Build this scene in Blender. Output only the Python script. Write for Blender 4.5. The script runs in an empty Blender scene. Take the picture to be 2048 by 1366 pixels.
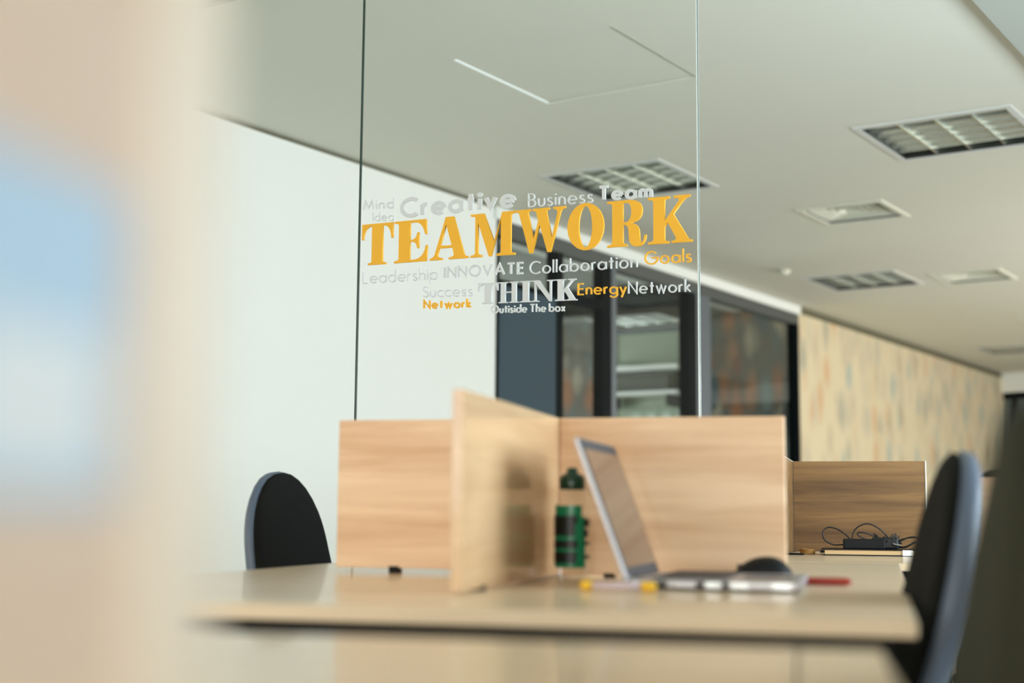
import bpy, bmesh, math, random
from mathutils import Vector, Matrix, Euler
random.seed(4)
PI = math.pi
rad = math.radians
scene = bpy.context.scene
COL = scene.collection

# ------------------------------------------------------------------ camera
CAM_Z = 0.865
cam_data = bpy.data.cameras.new('camera')
cam = bpy.data.objects.new('camera', cam_data)
COL.objects.link(cam)
cam.location = (0, 0, CAM_Z)
cam_data.sensor_width = 36.0
cam_data.lens = 36.0 * 2822.7 / 2048.0
cam_data.clip_start = 0.02
cam_data.dof.use_dof = True
cam_data.dof.focus_distance = 4.15
cam_data.dof.aperture_fstop = 1.85
PITCH, ROLL = 0.122034, 0.0083893
cr, sr, cp, sp = math.cos(ROLL), math.sin(ROLL), math.cos(PITCH), math.sin(PITCH)
fwd = Vector((0, cp, sp)); up0 = Vector((0, -sp, cp)); rt0 = Vector((1, 0, 0))
rt = cr * rt0 + sr * up0
up = -sr * rt0 + cr * up0
cam.rotation_euler = Matrix((rt, up, -fwd)).transposed().to_euler()
scene.camera = cam

# ------------------------------------------------------------------ world, light, exposure
scene.view_settings.view_transform = 'Standard'
scene.view_settings.look = 'None'
scene.view_settings.gamma = 1.0
scene.view_settings.use_curve_mapping = False
scene.view_settings.exposure = 1.08
world = bpy.data.worlds.new('daylight_world')
scene.world = world
world.use_nodes = True
wn = world.node_tree.nodes
wn['Background'].inputs[0].default_value = (0.80, 0.90, 1.0, 1)
wn['Background'].inputs[1].default_value = 1.5

B_ROT = rad(90) - 0.584751      # building frame: local x = along the long wall, local y = towards it
D_ROT = -0.257907               # desk frame: local x = across the benches, local y = away from the camera
CEIL = 2.665
WALLV = 4.57
RIGHTV = -0.80


def rotz(x, y, a):
    return (x * math.cos(a) - y * math.sin(a), x * math.sin(a) + y * math.cos(a))


def UV(u, v, z=0.0):
    x, y = rotz(u, v, B_ROT)
    return Vector((x, y, z))


def QP(q, p, z=0.0):
    x, y = rotz(q, p, D_ROT)
    return Vector((x, y, z))


def window_light(name, u0, u1, z0, z1, power, color):
    ld = bpy.data.lights.new(name, 'AREA')
    ld.shape = 'RECTANGLE'
    ld.size = u1 - u0
    ld.size_y = z1 - z0
    ld.energy = power
    ld.color = color
    o = bpy.data.objects.new(name, ld)
    COL.objects.link(o)
    o.location = UV((u0 + u1) / 2, RIGHTV - 0.16, (z0 + z1) / 2)
    # -Z of the lamp points along +v, X along u
    X = UV(1, 0); Zm = -UV(0, 1); Y = Zm.cross(X)
    o.rotation_euler = Matrix((X, Y, Zm)).transposed().to_euler()
    return o


WINDOWS = [(-3.5, -1.5), (2.0, 5.8), (8.4, 11.4), (12.4, 17.0)]
WZ = (0.88, 1.95)
W_COL = [(1.0, 0.96, 0.9), (0.68, 0.86, 1.0), (1.0, 0.97, 0.92), (1.0, 0.95, 0.86)]
for i, (a_, b_) in enumerate(WINDOWS):
    window_light('daylight_and_fill', a_, b_, WZ[0], WZ[1], [62, 62, 60, 46][i], W_COL[i])
# added fill for the dark meeting room, at a made-up back window
ld = bpy.data.lights.new('daylight_and_fill', 'AREA'); ld.shape = 'RECTANGLE'
ld.size = 4.0; ld.size_y = 1.3; ld.energy = 55; ld.color = (0.92, 0.96, 1.0)
bl = bpy.data.objects.new('daylight_and_fill', ld); COL.objects.link(bl)
bl.location = UV(8.4, 8.34, 1.65)
_X = -UV(1, 0); _Z = UV(0, 1)
bl.rotation_euler = Matrix((_X, _Z.cross(_X), _Z)).transposed().to_euler()
# window in the wall behind the camera
ld = bpy.data.lights.new('daylight_and_fill', 'AREA'); ld.shape = 'RECTANGLE'
ld.size = 3.6; ld.size_y = 1.4; ld.energy = 22; ld.color = (1.0, 0.94, 0.84)
bl = bpy.data.objects.new('daylight_and_fill', ld); COL.objects.link(bl)
bl.location = UV(-4.16, 1.9, 1.62)
_X = -UV(0, 1); _Z = -UV(1, 0)
bl.rotation_euler = Matrix((_X, _Z.cross(_X), _Z)).transposed().to_euler()

# ------------------------------------------------------------------ materials
def S(c):
    """sRGB 0-255 to linear"""
    return tuple(((x / 255) / 12.92 if x / 255 <= 0.04045 else ((x / 255 + 0.055) / 1.055) ** 2.4) for x in c) + (1.0,)


def mat(name, color, rough=0.6, metal=0.0, spec=0.5, coat=0.0, noise=0.0, nscale=30, bump=0.0, emit=None, estr=0.0):
    m = bpy.data.materials.new(name)
    m.use_nodes = True
    nt = m.node_tree
    b = nt.nodes['Principled BSDF']
    b.inputs['Base Color'].default_value = S(color)
    b.inputs['Roughness'].default_value = rough
    b.inputs['Metallic'].default_value = metal
    b.inputs['Specular IOR Level'].default_value = spec
    b.inputs['Coat Weight'].default_value = coat
    b.inputs['Coat Roughness'].default_value = 0.08
    if emit:
        b.inputs['Emission Color'].default_value = S(emit)
        b.inputs['Emission Strength'].default_value = estr
    tc = nt.nodes.new('ShaderNodeTexCoord')
    nz = nt.nodes.new('ShaderNodeTexNoise')
    nz.inputs['Scale'].default_value = nscale
    nz.inputs['Detail'].default_value = 4
    nt.links.new(tc.outputs['Object'], nz.inputs['Vector'])
    if noise > 0:
        mx = nt.nodes.new('ShaderNodeMix'); mx.data_type = 'RGBA'
        c = S(color)
        mx.inputs['A'].default_value = tuple(x * (1 - noise) for x in c[:3]) + (1,)
        mx.inputs['B'].default_value = tuple(min(1, x * (1 + noise)) for x in c[:3]) + (1,)
        nt.links.new(nz.outputs['Fac'], mx.inputs['Factor'])
        nt.links.new(mx.outputs['Result'], b.inputs['Base Color'])
    if bump > 0:
        bp = nt.nodes.new('ShaderNodeBump')
        bp.inputs['Strength'].default_value = bump
        bp.inputs['Distance'].default_value = 0.002
        nt.links.new(nz.outputs['Fac'], bp.inputs['Height'])
        nt.links.new(bp.outputs['Normal'], b.inputs['Normal'])
    return m


def wood(name, light, dark, axis='X', rough=0.35, coat=0.0, seed=0.0, contrast=1.0):
    """oak laminate, grain running along the given local axis"""
    m = bpy.data.materials.new(name)
    m.use_nodes = True
    nt = m.node_tree
    N, Lk = nt.nodes, nt.links
    b = N['Principled BSDF']
    tc = N.new('ShaderNodeTexCoord')
    mp = N.new('ShaderNodeMapping')
    mp.inputs['Location'].default_value = (seed, seed * 1.7, seed * 0.6)
    sc = {'X': (1.6, 26, 26), 'Y': (26, 1.6, 26), 'Z': (26, 26, 1.6)}[axis]
    mp.inputs['Scale'].default_value = sc
    Lk.new(tc.outputs['Object'], mp.inputs['Vector'])
    n1 = N.new('ShaderNodeTexNoise'); n1.inputs['Scale'].default_value = 1.0
    n1.inputs['Detail'].default_value = 5; n1.inputs['Distortion'].default_value = 0.7
    n1.inputs['Roughness'].default_value = 0.62
    Lk.new(mp.outputs['Vector'], n1.inputs['Vector'])
    mp2 = N.new('ShaderNodeMapping')
    sc2 = {'X': (0.9, 6, 6), 'Y': (6, 0.9, 6), 'Z': (6, 6, 0.9)}[axis]
    mp2.inputs['Scale'].default_value = sc2
    mp2.inputs['Location'].default_value = (seed * 2.1, 3.3, seed)
    Lk.new(tc.outputs['Object'], mp2.inputs['Vector'])
    n2 = N.new('ShaderNodeTexNoise'); n2.inputs['Scale'].default_value = 1.0
    n2.inputs['Detail'].default_value = 3; n2.inputs['Distortion'].default_value = 0.9
    Lk.new(mp2.outputs['Vector'], n2.inputs['Vector'])
    mth = N.new('ShaderNodeMath'); mth.operation = 'MULTIPLY_ADD'
    mth.inputs[1].default_value = 0.55
    Lk.new(n1.outputs['Fac'], mth.inputs[0])
    m2 = N.new('ShaderNodeMath'); m2.operation = 'MULTIPLY'; m2.inputs[1].default_value = 0.45
    Lk.new(n2.outputs['Fac'], m2.inputs[0]); Lk.new(m2.outputs[0], mth.inputs[2])
    rp = N.new('ShaderNodeValToRGB')
    w = 0.16 / contrast
    rp.color_ramp.elements[0].position = 0.5 - w; rp.color_ramp.elements[0].color = S(dark)
    rp.color_ramp.elements[1].position = 0.5 + w * 0.7; rp.color_ramp.elements[1].color = S(light)
    Lk.new(mth.outputs[0], rp.inputs['Fac'])
    Lk.new(rp.outputs['Color'], b.inputs['Base Color'])
    b.inputs['Roughness'].default_value = rough
    b.inputs['Coat Weight'].default_value = coat
    b.inputs['Coat Roughness'].default_value = 0.06
    bp = N.new('ShaderNodeBump'); bp.inputs['Strength'].default_value = 0.06
    bp.inputs['Distance'].default_value = 0.001
    Lk.new(n1.outputs['Fac'], bp.inputs['Height']); Lk.new(bp.outputs['Normal'], b.inputs['Normal'])
    return m


def wallpaper(name, base, cols, sc=(3.4, 3.4, 2.3), rough=0.7):
    """tall feather-shaped marks in several tints"""
    m = bpy.data.materials.new(name)
    m.use_nodes = True
    nt = m.node_tree; N, Lk = nt.nodes, nt.links
    b = N['Principled BSDF']
    tc = N.new('ShaderNodeTexCoord')
    mp = N.new('ShaderNodeMapping'); mp.inputs['Scale'].default_value = sc
    Lk.new(tc.outputs['Object'], mp.inputs['Vector'])
    dn = N.new('ShaderNodeTexNoise'); dn.inputs['Scale'].default_value = 1.1; dn.inputs['Detail'].default_value = 2
    Lk.new(mp.outputs['Vector'], dn.inputs['Vector'])
    ad = N.new('ShaderNodeVectorMath'); ad.operation = 'MULTIPLY_ADD'
    ad.inputs[1].default_value = (0.6, 0.6, 0.6)
    Lk.new(dn.outputs['Color'], ad.inputs[0]); Lk.new(mp.outputs['Vector'], ad.inputs[2])
    vo = N.new('ShaderNodeTexVoronoi'); vo.inputs['Scale'].default_value = 1.0
    vo.inputs['Randomness'].default_value = 0.85
    Lk.new(ad.outputs[0], vo.inputs['Vector'])
    sp_ = N.new('ShaderNodeSeparateColor'); Lk.new(vo.outputs['Color'], sp_.inputs[0])
    rp = N.new('ShaderNodeValToRGB'); rp.color_ramp.interpolation = 'CONSTANT'
    e = rp.color_ramp.elements
    e[0].position = 0; e[0].color = S(cols[0]); e[1].position = 1.0 / len(cols); e[1].color = S(cols[1])
    for i in range(2, len(cols)):
        k = e.new(i / len(cols)); k.color = S(cols[i])
    Lk.new(sp_.outputs[0], rp.inputs['Fac'])
    mr = N.new('ShaderNodeMapRange')
    mr.inputs['From Min'].default_value = 0.22; mr.inputs['From Max'].default_value = 0.70
    mr.inputs['To Min'].default_value = 0.0; mr.inputs['To Max'].default_value = 1.0
    Lk.new(vo.outputs['Distance'], mr.inputs['Value'])
    mx = N.new('ShaderNodeMix'); mx.data_type = 'RGBA'
    mx.inputs['B'].default_value = S(base)
    Lk.new(mr.outputs[0], mx.inputs['Factor']); Lk.new(rp.outputs['Color'], mx.inputs['A'])
    Lk.new(mx.outputs['Result'], b.inputs['Base Color'])
    b.inputs['Roughness'].default_value = rough
    return m


def glass(name, tint=(0.95, 0.975, 0.96), ior=1.5, rough=0.0, extra=0.0):
    """thin clear pane: see-through plus Fresnel reflection"""
    m = bpy.data.materials.new(name)
    m.use_nodes = True
    nt = m.node_tree; N, Lk = nt.nodes, nt.links
    N.remove(N['Principled BSDF'])
    out = N['Material Output']
    tr = N.new('ShaderNodeBsdfTransparent'); tr.inputs[0].default_value = tint + (1,)
    gl = N.new('ShaderNodeBsdfAnisotropic'); gl.inputs['Roughness'].default_value = rough
    gl.inputs['Color'].default_value = (1, 1, 1, 1)
    fr = N.new('ShaderNodeFresnel')
    ge = N.new('ShaderNodeNewGeometry')
    im = N.new('ShaderNodeMix'); im.data_type = 'FLOAT'      # both faces of the pane reflect alike
    im.inputs['A'].default_value = ior; im.inputs['B'].default_value = 1.0 / ior
    Lk.new(ge.outputs['Backfacing'], im.inputs['Factor']); Lk.new(im.outputs['Result'], fr.inputs['IOR'])
    ad = N.new('ShaderNodeMath'); ad.operation = 'ADD'; ad.inputs[1].default_value = extra; ad.use_clamp = True
    mx = N.new('ShaderNodeMixShader')
    Lk.new(fr.outputs[0], ad.inputs[0]); Lk.new(ad.outputs[0], mx.inputs[0])
    Lk.new(tr.outputs[0], mx.inputs[1]); Lk.new(gl.outputs[0], mx.inputs[2])
    Lk.new(mx.outputs[0], out.inputs['Surface'])
    return m


M = {
    'ceiling_drop': mat('ceiling_drop_paint', (178, 180, 170), 0.8, spec=0.1),
    'ceiling': mat('ceiling_paint', (220, 219, 205), 0.8, noise=0.015, nscale=3, spec=0.2),
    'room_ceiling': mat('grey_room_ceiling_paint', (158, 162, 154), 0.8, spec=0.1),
    'white_wall': mat('white_wall_paint', (240, 239, 232), 0.75, noise=0.01, nscale=2, spec=0.2),
    'floor': mat('floor_carpet', (176, 170, 158), 0.9, noise=0.2, nscale=60, bump=0.3),
    'white_trim': mat('white_trim_paint', (238, 240, 234), 0.5),
    'gap': mat('shadow_gap_paint', (112, 108, 88), 0.95, spec=0.0),
    'dark_frame': mat('dark_aluminium_frame', (9, 15, 16), 0.8, spec=0.04),
    'grey_frame': mat('grey_aluminium_frame', (92, 98, 104), 0.45),
    'navy': mat('navy_door_laminate', (56, 74, 84), 0.7, spec=0.2, noise=0.05, nscale=6),
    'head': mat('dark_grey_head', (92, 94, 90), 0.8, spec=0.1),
    'paper_light': wallpaper('light_feather_wallpaper', (222, 206, 172),
                             [(204, 188, 158), (190, 184, 160), (214, 196, 160), (178, 172, 148), (212, 176, 134), (176, 182, 166), (206, 192, 164), (182, 166, 134)], (5.6, 5.6, 2.9)),
    'paper_dark': wallpaper('dimmed_teal_feather_wallpaper', (96, 92, 80),
                            [(150, 100, 66), (66, 88, 94), (110, 122, 114), (160, 112, 76), (52, 60, 60), (176, 162, 136), (86, 108, 106), (130, 78, 50)], (8, 8, 3.0)),  # own teal and brown tints, darkened for the room's low light
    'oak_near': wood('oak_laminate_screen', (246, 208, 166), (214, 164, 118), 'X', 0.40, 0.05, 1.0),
    'oak_long': wood('oak_laminate_long_screen', (234, 196, 150), (212, 170, 124), 'Y', 0.22, 0.45, 2.0),
    'oak_blur': wood('pale_oak_laminate_side_screen', (240, 216, 192), (228, 196, 168), 'Y', 0.5, 0.0, 2.0),
    'oak_far_shaded': wood('oak_laminate_far_screen_shaded', (150, 110, 62), (92, 62, 30), 'X', 0.45, 0.0, 3.0, 1.25),  # same oak as the near screens, weaker far light put into the colour
    'oak_desk': wood('oak_laminate_desktop', (238, 214, 180), (218, 190, 152), 'X', 0.30, 0.25, 4.0),
    'oak_edge': wood('oak_edge_band', (222, 182, 134), (196, 154, 108), 'Y', 0.45, 0.0, 5.0),
    'pale_edge': mat('pale_edge_band', (240, 236, 222), 0.4),
    'white_metal': mat('white_powder_metal', (214, 214, 208), 0.45),
    'black_metal': mat('black_powder_metal', (12, 11, 11), 0.6, spec=0.2),
    'black_fabric': mat('black_seat_fabric', (20, 20, 18), 0.95, noise=0.25, nscale=260, bump=0.5, spec=0.2),
    'shell': mat('slate_plastic_shell', (88, 100, 118), 0.38, spec=0.5),
    'shell_olive': mat('dark_olive_back_fabric', (54, 54, 42), 0.9, spec=0.2, noise=0.1, nscale=120),
    'black_plastic': mat('black_plastic', (11, 12, 13), 0.5, spec=0.3),
    'alu': mat('louvre_aluminium', (212, 216, 206), 0.2, metal=0.9),
    'alu_dull': mat('dull_aluminium', (150, 152, 146), 0.4, metal=0.8),
    'louvre': mat('cross_louvre_metal', (190, 194, 184), 0.25, metal=0.85),
    'housing': mat('shaded_reflector_metal', (58, 60, 52), 0.4, metal=0.4),
    'tube': mat('white_tube_glass', (240, 240, 235), 0.2),
    'vent_white': mat('vent_cream_paint', (222, 222, 204), 0.5),
    'dark': mat('dark_cavity', (30, 32, 26), 0.9),
    'yellow_letter': mat('yellow_acrylic_letter', (255, 190, 58), 0.5, spec=0.3),
    'white_letter': mat('white_acrylic_letter', (222, 225, 226), 0.5, spec=0.3),
    'laptop_silver': mat('silver_laptop_shell', (178, 176, 178), 0.3, metal=0.6),
    'laptop_dark': mat('dark_screen_bezel', (66, 66, 70), 0.5, spec=0.2),
    'screen': mat('switched_off_glossy_screen', (74, 58, 48), 0.12, coat=0.5),
    'key': mat('dark_keys', (40, 40, 42), 0.5),
    'port_light': mat('bright_metal_port', (225, 228, 228), 0.25, metal=0.6),
    'cap_green': mat('dark_green_cap', (22, 62, 42), 0.3),
    'sleeve_green': mat('green_print', (16, 142, 98), 0.35, coat=0.5),
    'sleeve_black': mat('black_print', (14, 26, 24), 0.4),
    'clear': glass('clear_plastic', (0.96, 0.96, 0.95), 1.5),
    'red': mat('red_lacquer', (150, 34, 18), 0.35),
    'yellow': mat('yellow_plastic', (246, 196, 40), 0.4),
    'lilac': mat('pale_lilac_plastic', (214, 196, 202), 0.3),
    'brown_cover': mat('dark_brown_leather', (92, 70, 56), 0.5),
    'pages': mat('tan_pages', (222, 184, 132), 0.7),
    'cable': mat('black_cable_rubber', (14, 14, 15), 0.45),
    'metal': mat('steel_plug', (200, 200, 196), 0.25, metal=0.9),
    'bronze': mat('amber_brown_cord', (150, 104, 44), 0.5),
    'pane': glass('partition_glass', (0.985, 0.992, 0.987), 1.16),
    'pane_edge': mat('polished_glass_edge', (226, 232, 226), 0.15),
    'joint': mat('dark_green_joint', (34, 58, 48), 0.4),
    'cream_strip': mat('cream_reflection', (250, 234, 212), 0.45),
    'card_blue': mat('pale_blue_card', (184, 218, 248), 0.5),
    'card_white': mat('card_light_paint', (238, 246, 252), 0.5),
    'tint_pane': glass('meeting_room_glass', (0.86, 0.89, 0.865), 1.2),
    'reflection_panel': mat('pale_green_reflection', (160, 170, 148), 0.8, noise=0.05, nscale=3),
    'reflection_streak': mat('white_reflection_streak', (240, 240, 232), 0.5),
    'reflection_dark': mat('dark_olive_reflection', (74, 74, 58), 0.6),
    'strip': mat('white_strip_profile', (240, 242, 236), 0.5),
}


# ------------------------------------------------------------------ mesh helpers
def new_obj(name, bm, m=None, parent=None, loc=None, rot=None, smooth=False, autos=False):
    me = bpy.data.meshes.new(name)
    bm.normal_update()
    bm.to_mesh(me); bm.free()
    mats = m if isinstance(m, (list, tuple)) else [m]
    for k in mats:
        if k is not None:
            me.materials.append(k)
    if smooth:
        for p in me.polygons:
            p.use_smooth = True
    o = bpy.data.objects.new(name, me)
    COL.objects.link(o)
    if parent is not None:
        o.parent = parent
    if loc is not None:
        o.location = loc
    if rot is not None:
        o.rotation_euler = rot
    return o


def box(bm, x0, x1, y0, y1, z0, z1, mi=0):
    v = [bm.verts.new((x, y, z)) for z in (z0, z1) for x, y in ((x0, y0), (x1, y0), (x1, y1), (x0, y1))]
    for idx in ((3, 2, 1, 0), (4, 5, 6, 7), (0, 1, 5, 4), (1, 2, 6, 5), (2, 3, 7, 6), (3, 0, 4, 7)):
        f = bm.faces.new([v[i] for i in idx]); f.material_index = mi
    return v


def B(*boxes):
    bm = bmesh.new()
    for b in boxes:
        box(bm, *b)
    return bm


def bevel(bm, w, seg=2):
    bmesh.ops.bevel(bm, geom=list(bm.edges), offset=w, segments=seg, profile=0.5, affect='EDGES')
    return bm


def bbox(x0, x1, y0, y1, z0, z1, w=0.002, seg=2):
    return bevel(B((x0, x1, y0, y1, z0, z1)), w, seg)


def lathe(profile, n=24, bm=None, c=(0, 0, 0), cap=True):
    bm = bm or bmesh.new()
    rings = []
    for r, z in profile:
        rings.append([bm.verts.new((c[0] + r * math.cos(2 * PI * i / n), c[1] + r * math.sin(2 * PI * i / n), c[2] + z)) for i in range(n)])
    for a, b in zip(rings, rings[1:]):
        for i in range(n):
            bm.faces.new((a[i], a[(i + 1) % n], b[(i + 1) % n], b[i]))
    if cap:
        bm.faces.new(list(reversed(rings[0]))); bm.faces.new(rings[-1])
    return bm


def tube(pts, r, n=8, bm=None, closed=False):
    bm = bm or bmesh.new()
    pts = [Vector(p) for p in pts]
    rings = []
    for i, p in enumerate(pts):
        a = pts[max(i - 1, 0)]; b = pts[min(i + 1, len(pts) - 1)]
        d = (b - a).normalized()
        ref = Vector((0, 0, 1)) if abs(d.z) < 0.9 else Vector((1, 0, 0))
        x = d.cross(ref).normalized(); y = d.cross(x).normalized()
        rr = r[i] if isinstance(r, (list, tuple)) else r
        rings.append([bm.verts.new(p + x * rr * math.cos(2 * PI * k / n) + y * rr * math.sin(2 * PI * k / n)) for k in range(n)])
    for a, b in zip(rings, rings[1:]):
        for i in range(n):
            bm.faces.new((a[i], b[i], b[(i + 1) % n], a[(i + 1) % n]))
    bm.faces.new(rings[0]); bm.faces.new(list(reversed(rings[-1])))
    return bm


def spline(ctrl, n=10):
    """Catmull-Rom through the control points"""
    P_ = [Vector(c) for c in ctrl]
    P_ = [P_[0] * 2 - P_[1]] + P_ + [P_[-1] * 2 - P_[-2]]
    out = []
    for i in range(1, len(P_) - 2):
        for k in range(n):
            t = k / n
            a, b, c, d = P_[i - 1:i + 3]
            out.append(0.5 * ((2 * b) + (c - a) * t + (2 * a - 5 * b + 4 * c - d) * t * t + (3 * b - a - 3 * c + d) * t ** 3))
    out.append(P_[-2])
    return out


def empty(name, loc, rot=0.0):
    o = bpy.data.objects.new(name, None)
    COL.objects.link(o)
    o.location = loc
    o.rotation_euler = (0, 0, rot)
    o.empty_display_size = 0.1
    return o


def tag(o, label, cat, group=None):
    o['label'] = label
    o['category'] = cat
    if group:
        o['group'] = group
    return o


def copy_tree(src, loc, rot, label=None, group=None):
    def rec(o, parent):
        c = o.copy(); COL.objects.link(c); c.parent = parent
        for ch in list(o.children):
            rec(ch, c)
        return c
    r = rec(src, None)
    r.location = loc; r.rotation_euler = (0, 0, rot)
    if label: r['label'] = label
    if group: r['group'] = group
    return r


def grid_slab(a0, a1, b0, b1, holes, place):
    """rectangle a0..a1 x b0..b1 cut by holes; place(bm, a0,a1,b0,b1) adds each solid cell"""
    A_ = sorted({a0, a1} | {x for h in holes for x in h[:2] if a0 < x < a1})
    B_ = sorted({b0, b1} | {x for h in holes for x in h[2:] if b0 < x < b1})
    bm = bmesh.new()
    for i in range(len(A_) - 1):
        for j in range(len(B_) - 1):
            ca, cb = (A_[i] + A_[i + 1]) / 2, (B_[j] + B_[j + 1]) / 2
            if any(h[0] < ca < h[1] and h[2] < cb < h[3] for h in holes):
                continue
            place(bm, A_[i], A_[i + 1], B_[j], B_[j + 1])
    return bm


def structure(o):
    o['kind'] = 'structure'
    return o


ROTB = (0, 0, B_ROT)
U0, U1 = -4.0, 18.1

# ------------------------------------------------------------------ room shell
HATCH = (4.415, 5.135, 2.49, 3.22)
# luminaires: (u, v) of the corner nearest the camera, size .71 x .71
LUM = [(6.20, 1.50), (6.23, 3.245), (10.02, 3.29), (15.05, 3.40)]
LS = 0.72
VENTS = [(7.725, 2.60), (10.34, 2.62), (12.93, 2.62)]
VS = 0.52
ROOM_LUM = (10.45, 5.45)
holes = [(u + .03, u + LS - .03, v + .03, v + LS - .03) for u, v in LUM] + \
        [(u + .03, u + VS - .03, v + .03, v + VS - .03) for u, v in VENTS] + [HATCH]
structure(new_obj('floor', B((U0, U1 + 2.5, RIGHTV, 8.2, -0.05, 0.0)), M['floor'], rot=ROTB))
bm = grid_slab(U0, U1, 1.255, WALLV + 0.10, holes, lambda bm, a, b, c, d: box(bm, a, b, c, d, CEIL, CEIL + 0.02))
structure(new_obj('ceiling', bm, M['ceiling'], rot=ROTB))
structure(new_obj('ceiling_drop', B((U0, U1, RIGHTV, 1.255, CEIL - 0.05, CEIL + 0.02)), M['ceiling_drop'], rot=ROTB))
structure(new_obj('wall_left', B((U0, 6.73, WALLV, WALLV + 0.12, 0, CEIL - 0.022)), M['white_wall'], rot=ROTB))
structure(new_obj('wall_left_wallpapered', B((11.34, U1, WALLV, WALLV + 0.10, 0, 2.60)), M['paper_light'], rot=ROTB))
structure(new_obj('trim_1', B((U0, 6.70, WALLV + 0.02, WALLV + 0.10, CEIL - 0.022, CEIL)), M['gap'], rot=ROTB))
structure(new_obj('trim_2', B((11.36, U1, WALLV + 0.015, WALLV + 0.10, 2.60, CEIL)), M['gap'], rot=ROTB))
structure(new_obj('trim_3', B((6.70, 11.36, WALLV - 0.02, WALLV + 0.06, 2.585, CEIL - 0.006)), M['white_trim'], rot=ROTB))
# right wall with its windows (beside and behind the camera)
wh = [(a_, b_, WZ[0], WZ[1]) for a_, b_ in WINDOWS]
bm = grid_slab(U0, U1 + 0.1, 0.0, CEIL, wh, lambda bm, a, b, c, d: box(bm, a, b, RIGHTV - 0.12, RIGHTV, c, d))
structure(new_obj('wall_right', bm, M['white_wall'], rot=ROTB))
for i, (a_, b_) in enumerate(WINDOWS):
    t = 0.04
    bm = B((a_, b_, RIGHTV - .09, RIGHTV - .03, WZ[0], WZ[0] + t), (a_, b_, RIGHTV - .09, RIGHTV - .03, WZ[1] - t, WZ[1]),
           (a_, a_ + t, RIGHTV - .09, RIGHTV - .03, WZ[0], WZ[1]), (b_ - t, b_, RIGHTV - .09, RIGHTV - .03, WZ[0], WZ[1]))
    structure(new_obj('window_%d' % (i + 1), bm, M['dark_frame'], rot=ROTB))
bm = grid_slab(RIGHTV, WALLV, 0.0, CEIL, [(0.1, 3.7, WZ[0], WZ[1])], lambda bm, a, b, c, d: box(bm, U0 - 0.12, U0, a, b, c, d))
structure(new_obj('wall_back', bm, M['white_wall'], rot=ROTB))
# far end: pale beam over dark glazing
structure(new_obj('trim_4', B((17.95, 18.1, RIGHTV, WALLV, 2.42, CEIL)), M['white_trim'], rot=ROTB))
bm = bmesh.new()
v = WALLV
fr = []
box(bm, 18.0, 18.1, RIGHTV, WALLV, 2.34, 2.42)
for k in range(22):
    v0 = WALLV - 0.10 - k * 0.245
    box(bm, 18.0, 18.1, v0 - 0.05, v0, 0, 2.42)
structure(new_obj('window_5', bm, M['dark_frame'], rot=ROTB))
structure(new_obj('window_6', B((18.04, 18.05, RIGHTV, WALLV, 0.0, 2.34)), M['tint_pane'], rot=ROTB))
structure(new_obj('wall_far', B((20.4, 20.5, RIGHTV, 8.2, 0, CEIL)), M['head'], rot=ROTB))
structure(new_obj('ceiling_far', B((U1, 20.5, RIGHTV, 8.2, CEIL, CEIL + .02)), M['ceiling'], rot=ROTB))

# ------------------------------------------------------------------ meeting room behind the dark glazing
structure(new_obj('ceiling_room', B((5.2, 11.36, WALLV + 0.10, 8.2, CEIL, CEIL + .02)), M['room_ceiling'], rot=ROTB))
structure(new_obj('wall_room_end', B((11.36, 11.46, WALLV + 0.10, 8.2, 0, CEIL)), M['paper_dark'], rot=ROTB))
bm = grid_slab(5.2, 11.46, 0, CEIL, [(6.4, 10.4, 1.0, 2.3)], lambda bm, a, b, c, d: box(bm, a, b, 8.2, 8.3, c, d))  # opening made up for the added room light
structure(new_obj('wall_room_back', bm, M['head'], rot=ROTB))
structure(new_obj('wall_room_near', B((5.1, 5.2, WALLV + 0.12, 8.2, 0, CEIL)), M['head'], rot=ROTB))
structure(new_obj('trim_5', B((5.6, 11.35, 5.09, 5.19, CEIL - 0.012, CEIL - 0.002)), M['strip'], rot=ROTB))
structure(new_obj('trim_6', B((9.65, 9.80, WALLV + 0.10, 8.2, 2.47, CEIL - 0.001)), M['dark_frame'], rot=ROTB))
# glazing frames in the wall plane
fy0, fy1 = WALLV - 0.005, WALLV + 0.075
FR = [('window_7', [(6.73, 11.34, 2.50, 2.584)], 'head'),
      ('window_8', [(7.40, 7.475, 0, 2.50), (7.98, 8.085, 0, 2.50), (9.23, 9.36, 0, 2.50), (6.73, 6.76, 0, 2.5)], 'dark_frame'),
      ('window_9', [(9.36, 9.60, 0, 2.50)], 'grey_frame'),
      ('window_10', [(11.27, 11.34, 0, 2.50), (6.76, 7.40, 2.20, 2.235), (7.475, 7.98, 2.205, 2.26)], 'dark_frame')]
for nm, bl, mm in FR:
    structure(new_obj(nm, B(*[(a, b, fy0, fy1, c, d) for a, b, c, d in bl]), M[mm], rot=ROTB))
structure(new_obj('trim_7', B((8.085, 8.15, fy0 - 0.004, fy1, 0, 2.50)), M['grey_frame'], rot=ROTB))
for i, (a, b, c, d) in enumerate([(6.76, 7.40, 2.235, 2.50), (7.475, 7.98, 0.05, 2.205), (7.475, 7.98, 2.26, 2.50),
                                  (8.15, 9.23, 0.05, 2.50), (9.60, 11.27, 0.05, 2.50)]):
    structure(new_obj('window_%d' % (11 + i), B((a, b, WALLV + .03, WALLV + .036, c, d)), M['tint_pane'], rot=ROTB))
dr = structure(new_obj('door_1', B((6.762, 7.398, WALLV + .0, WALLV + .045, 0.01, 2.20)), M['navy'], rot=ROTB))
new_obj('door_handle', tube([(7.30, WALLV - .05, 1.0), (7.18, WALLV - .05, 1.0)], 0.009), M['alu_dull'], dr)
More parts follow.
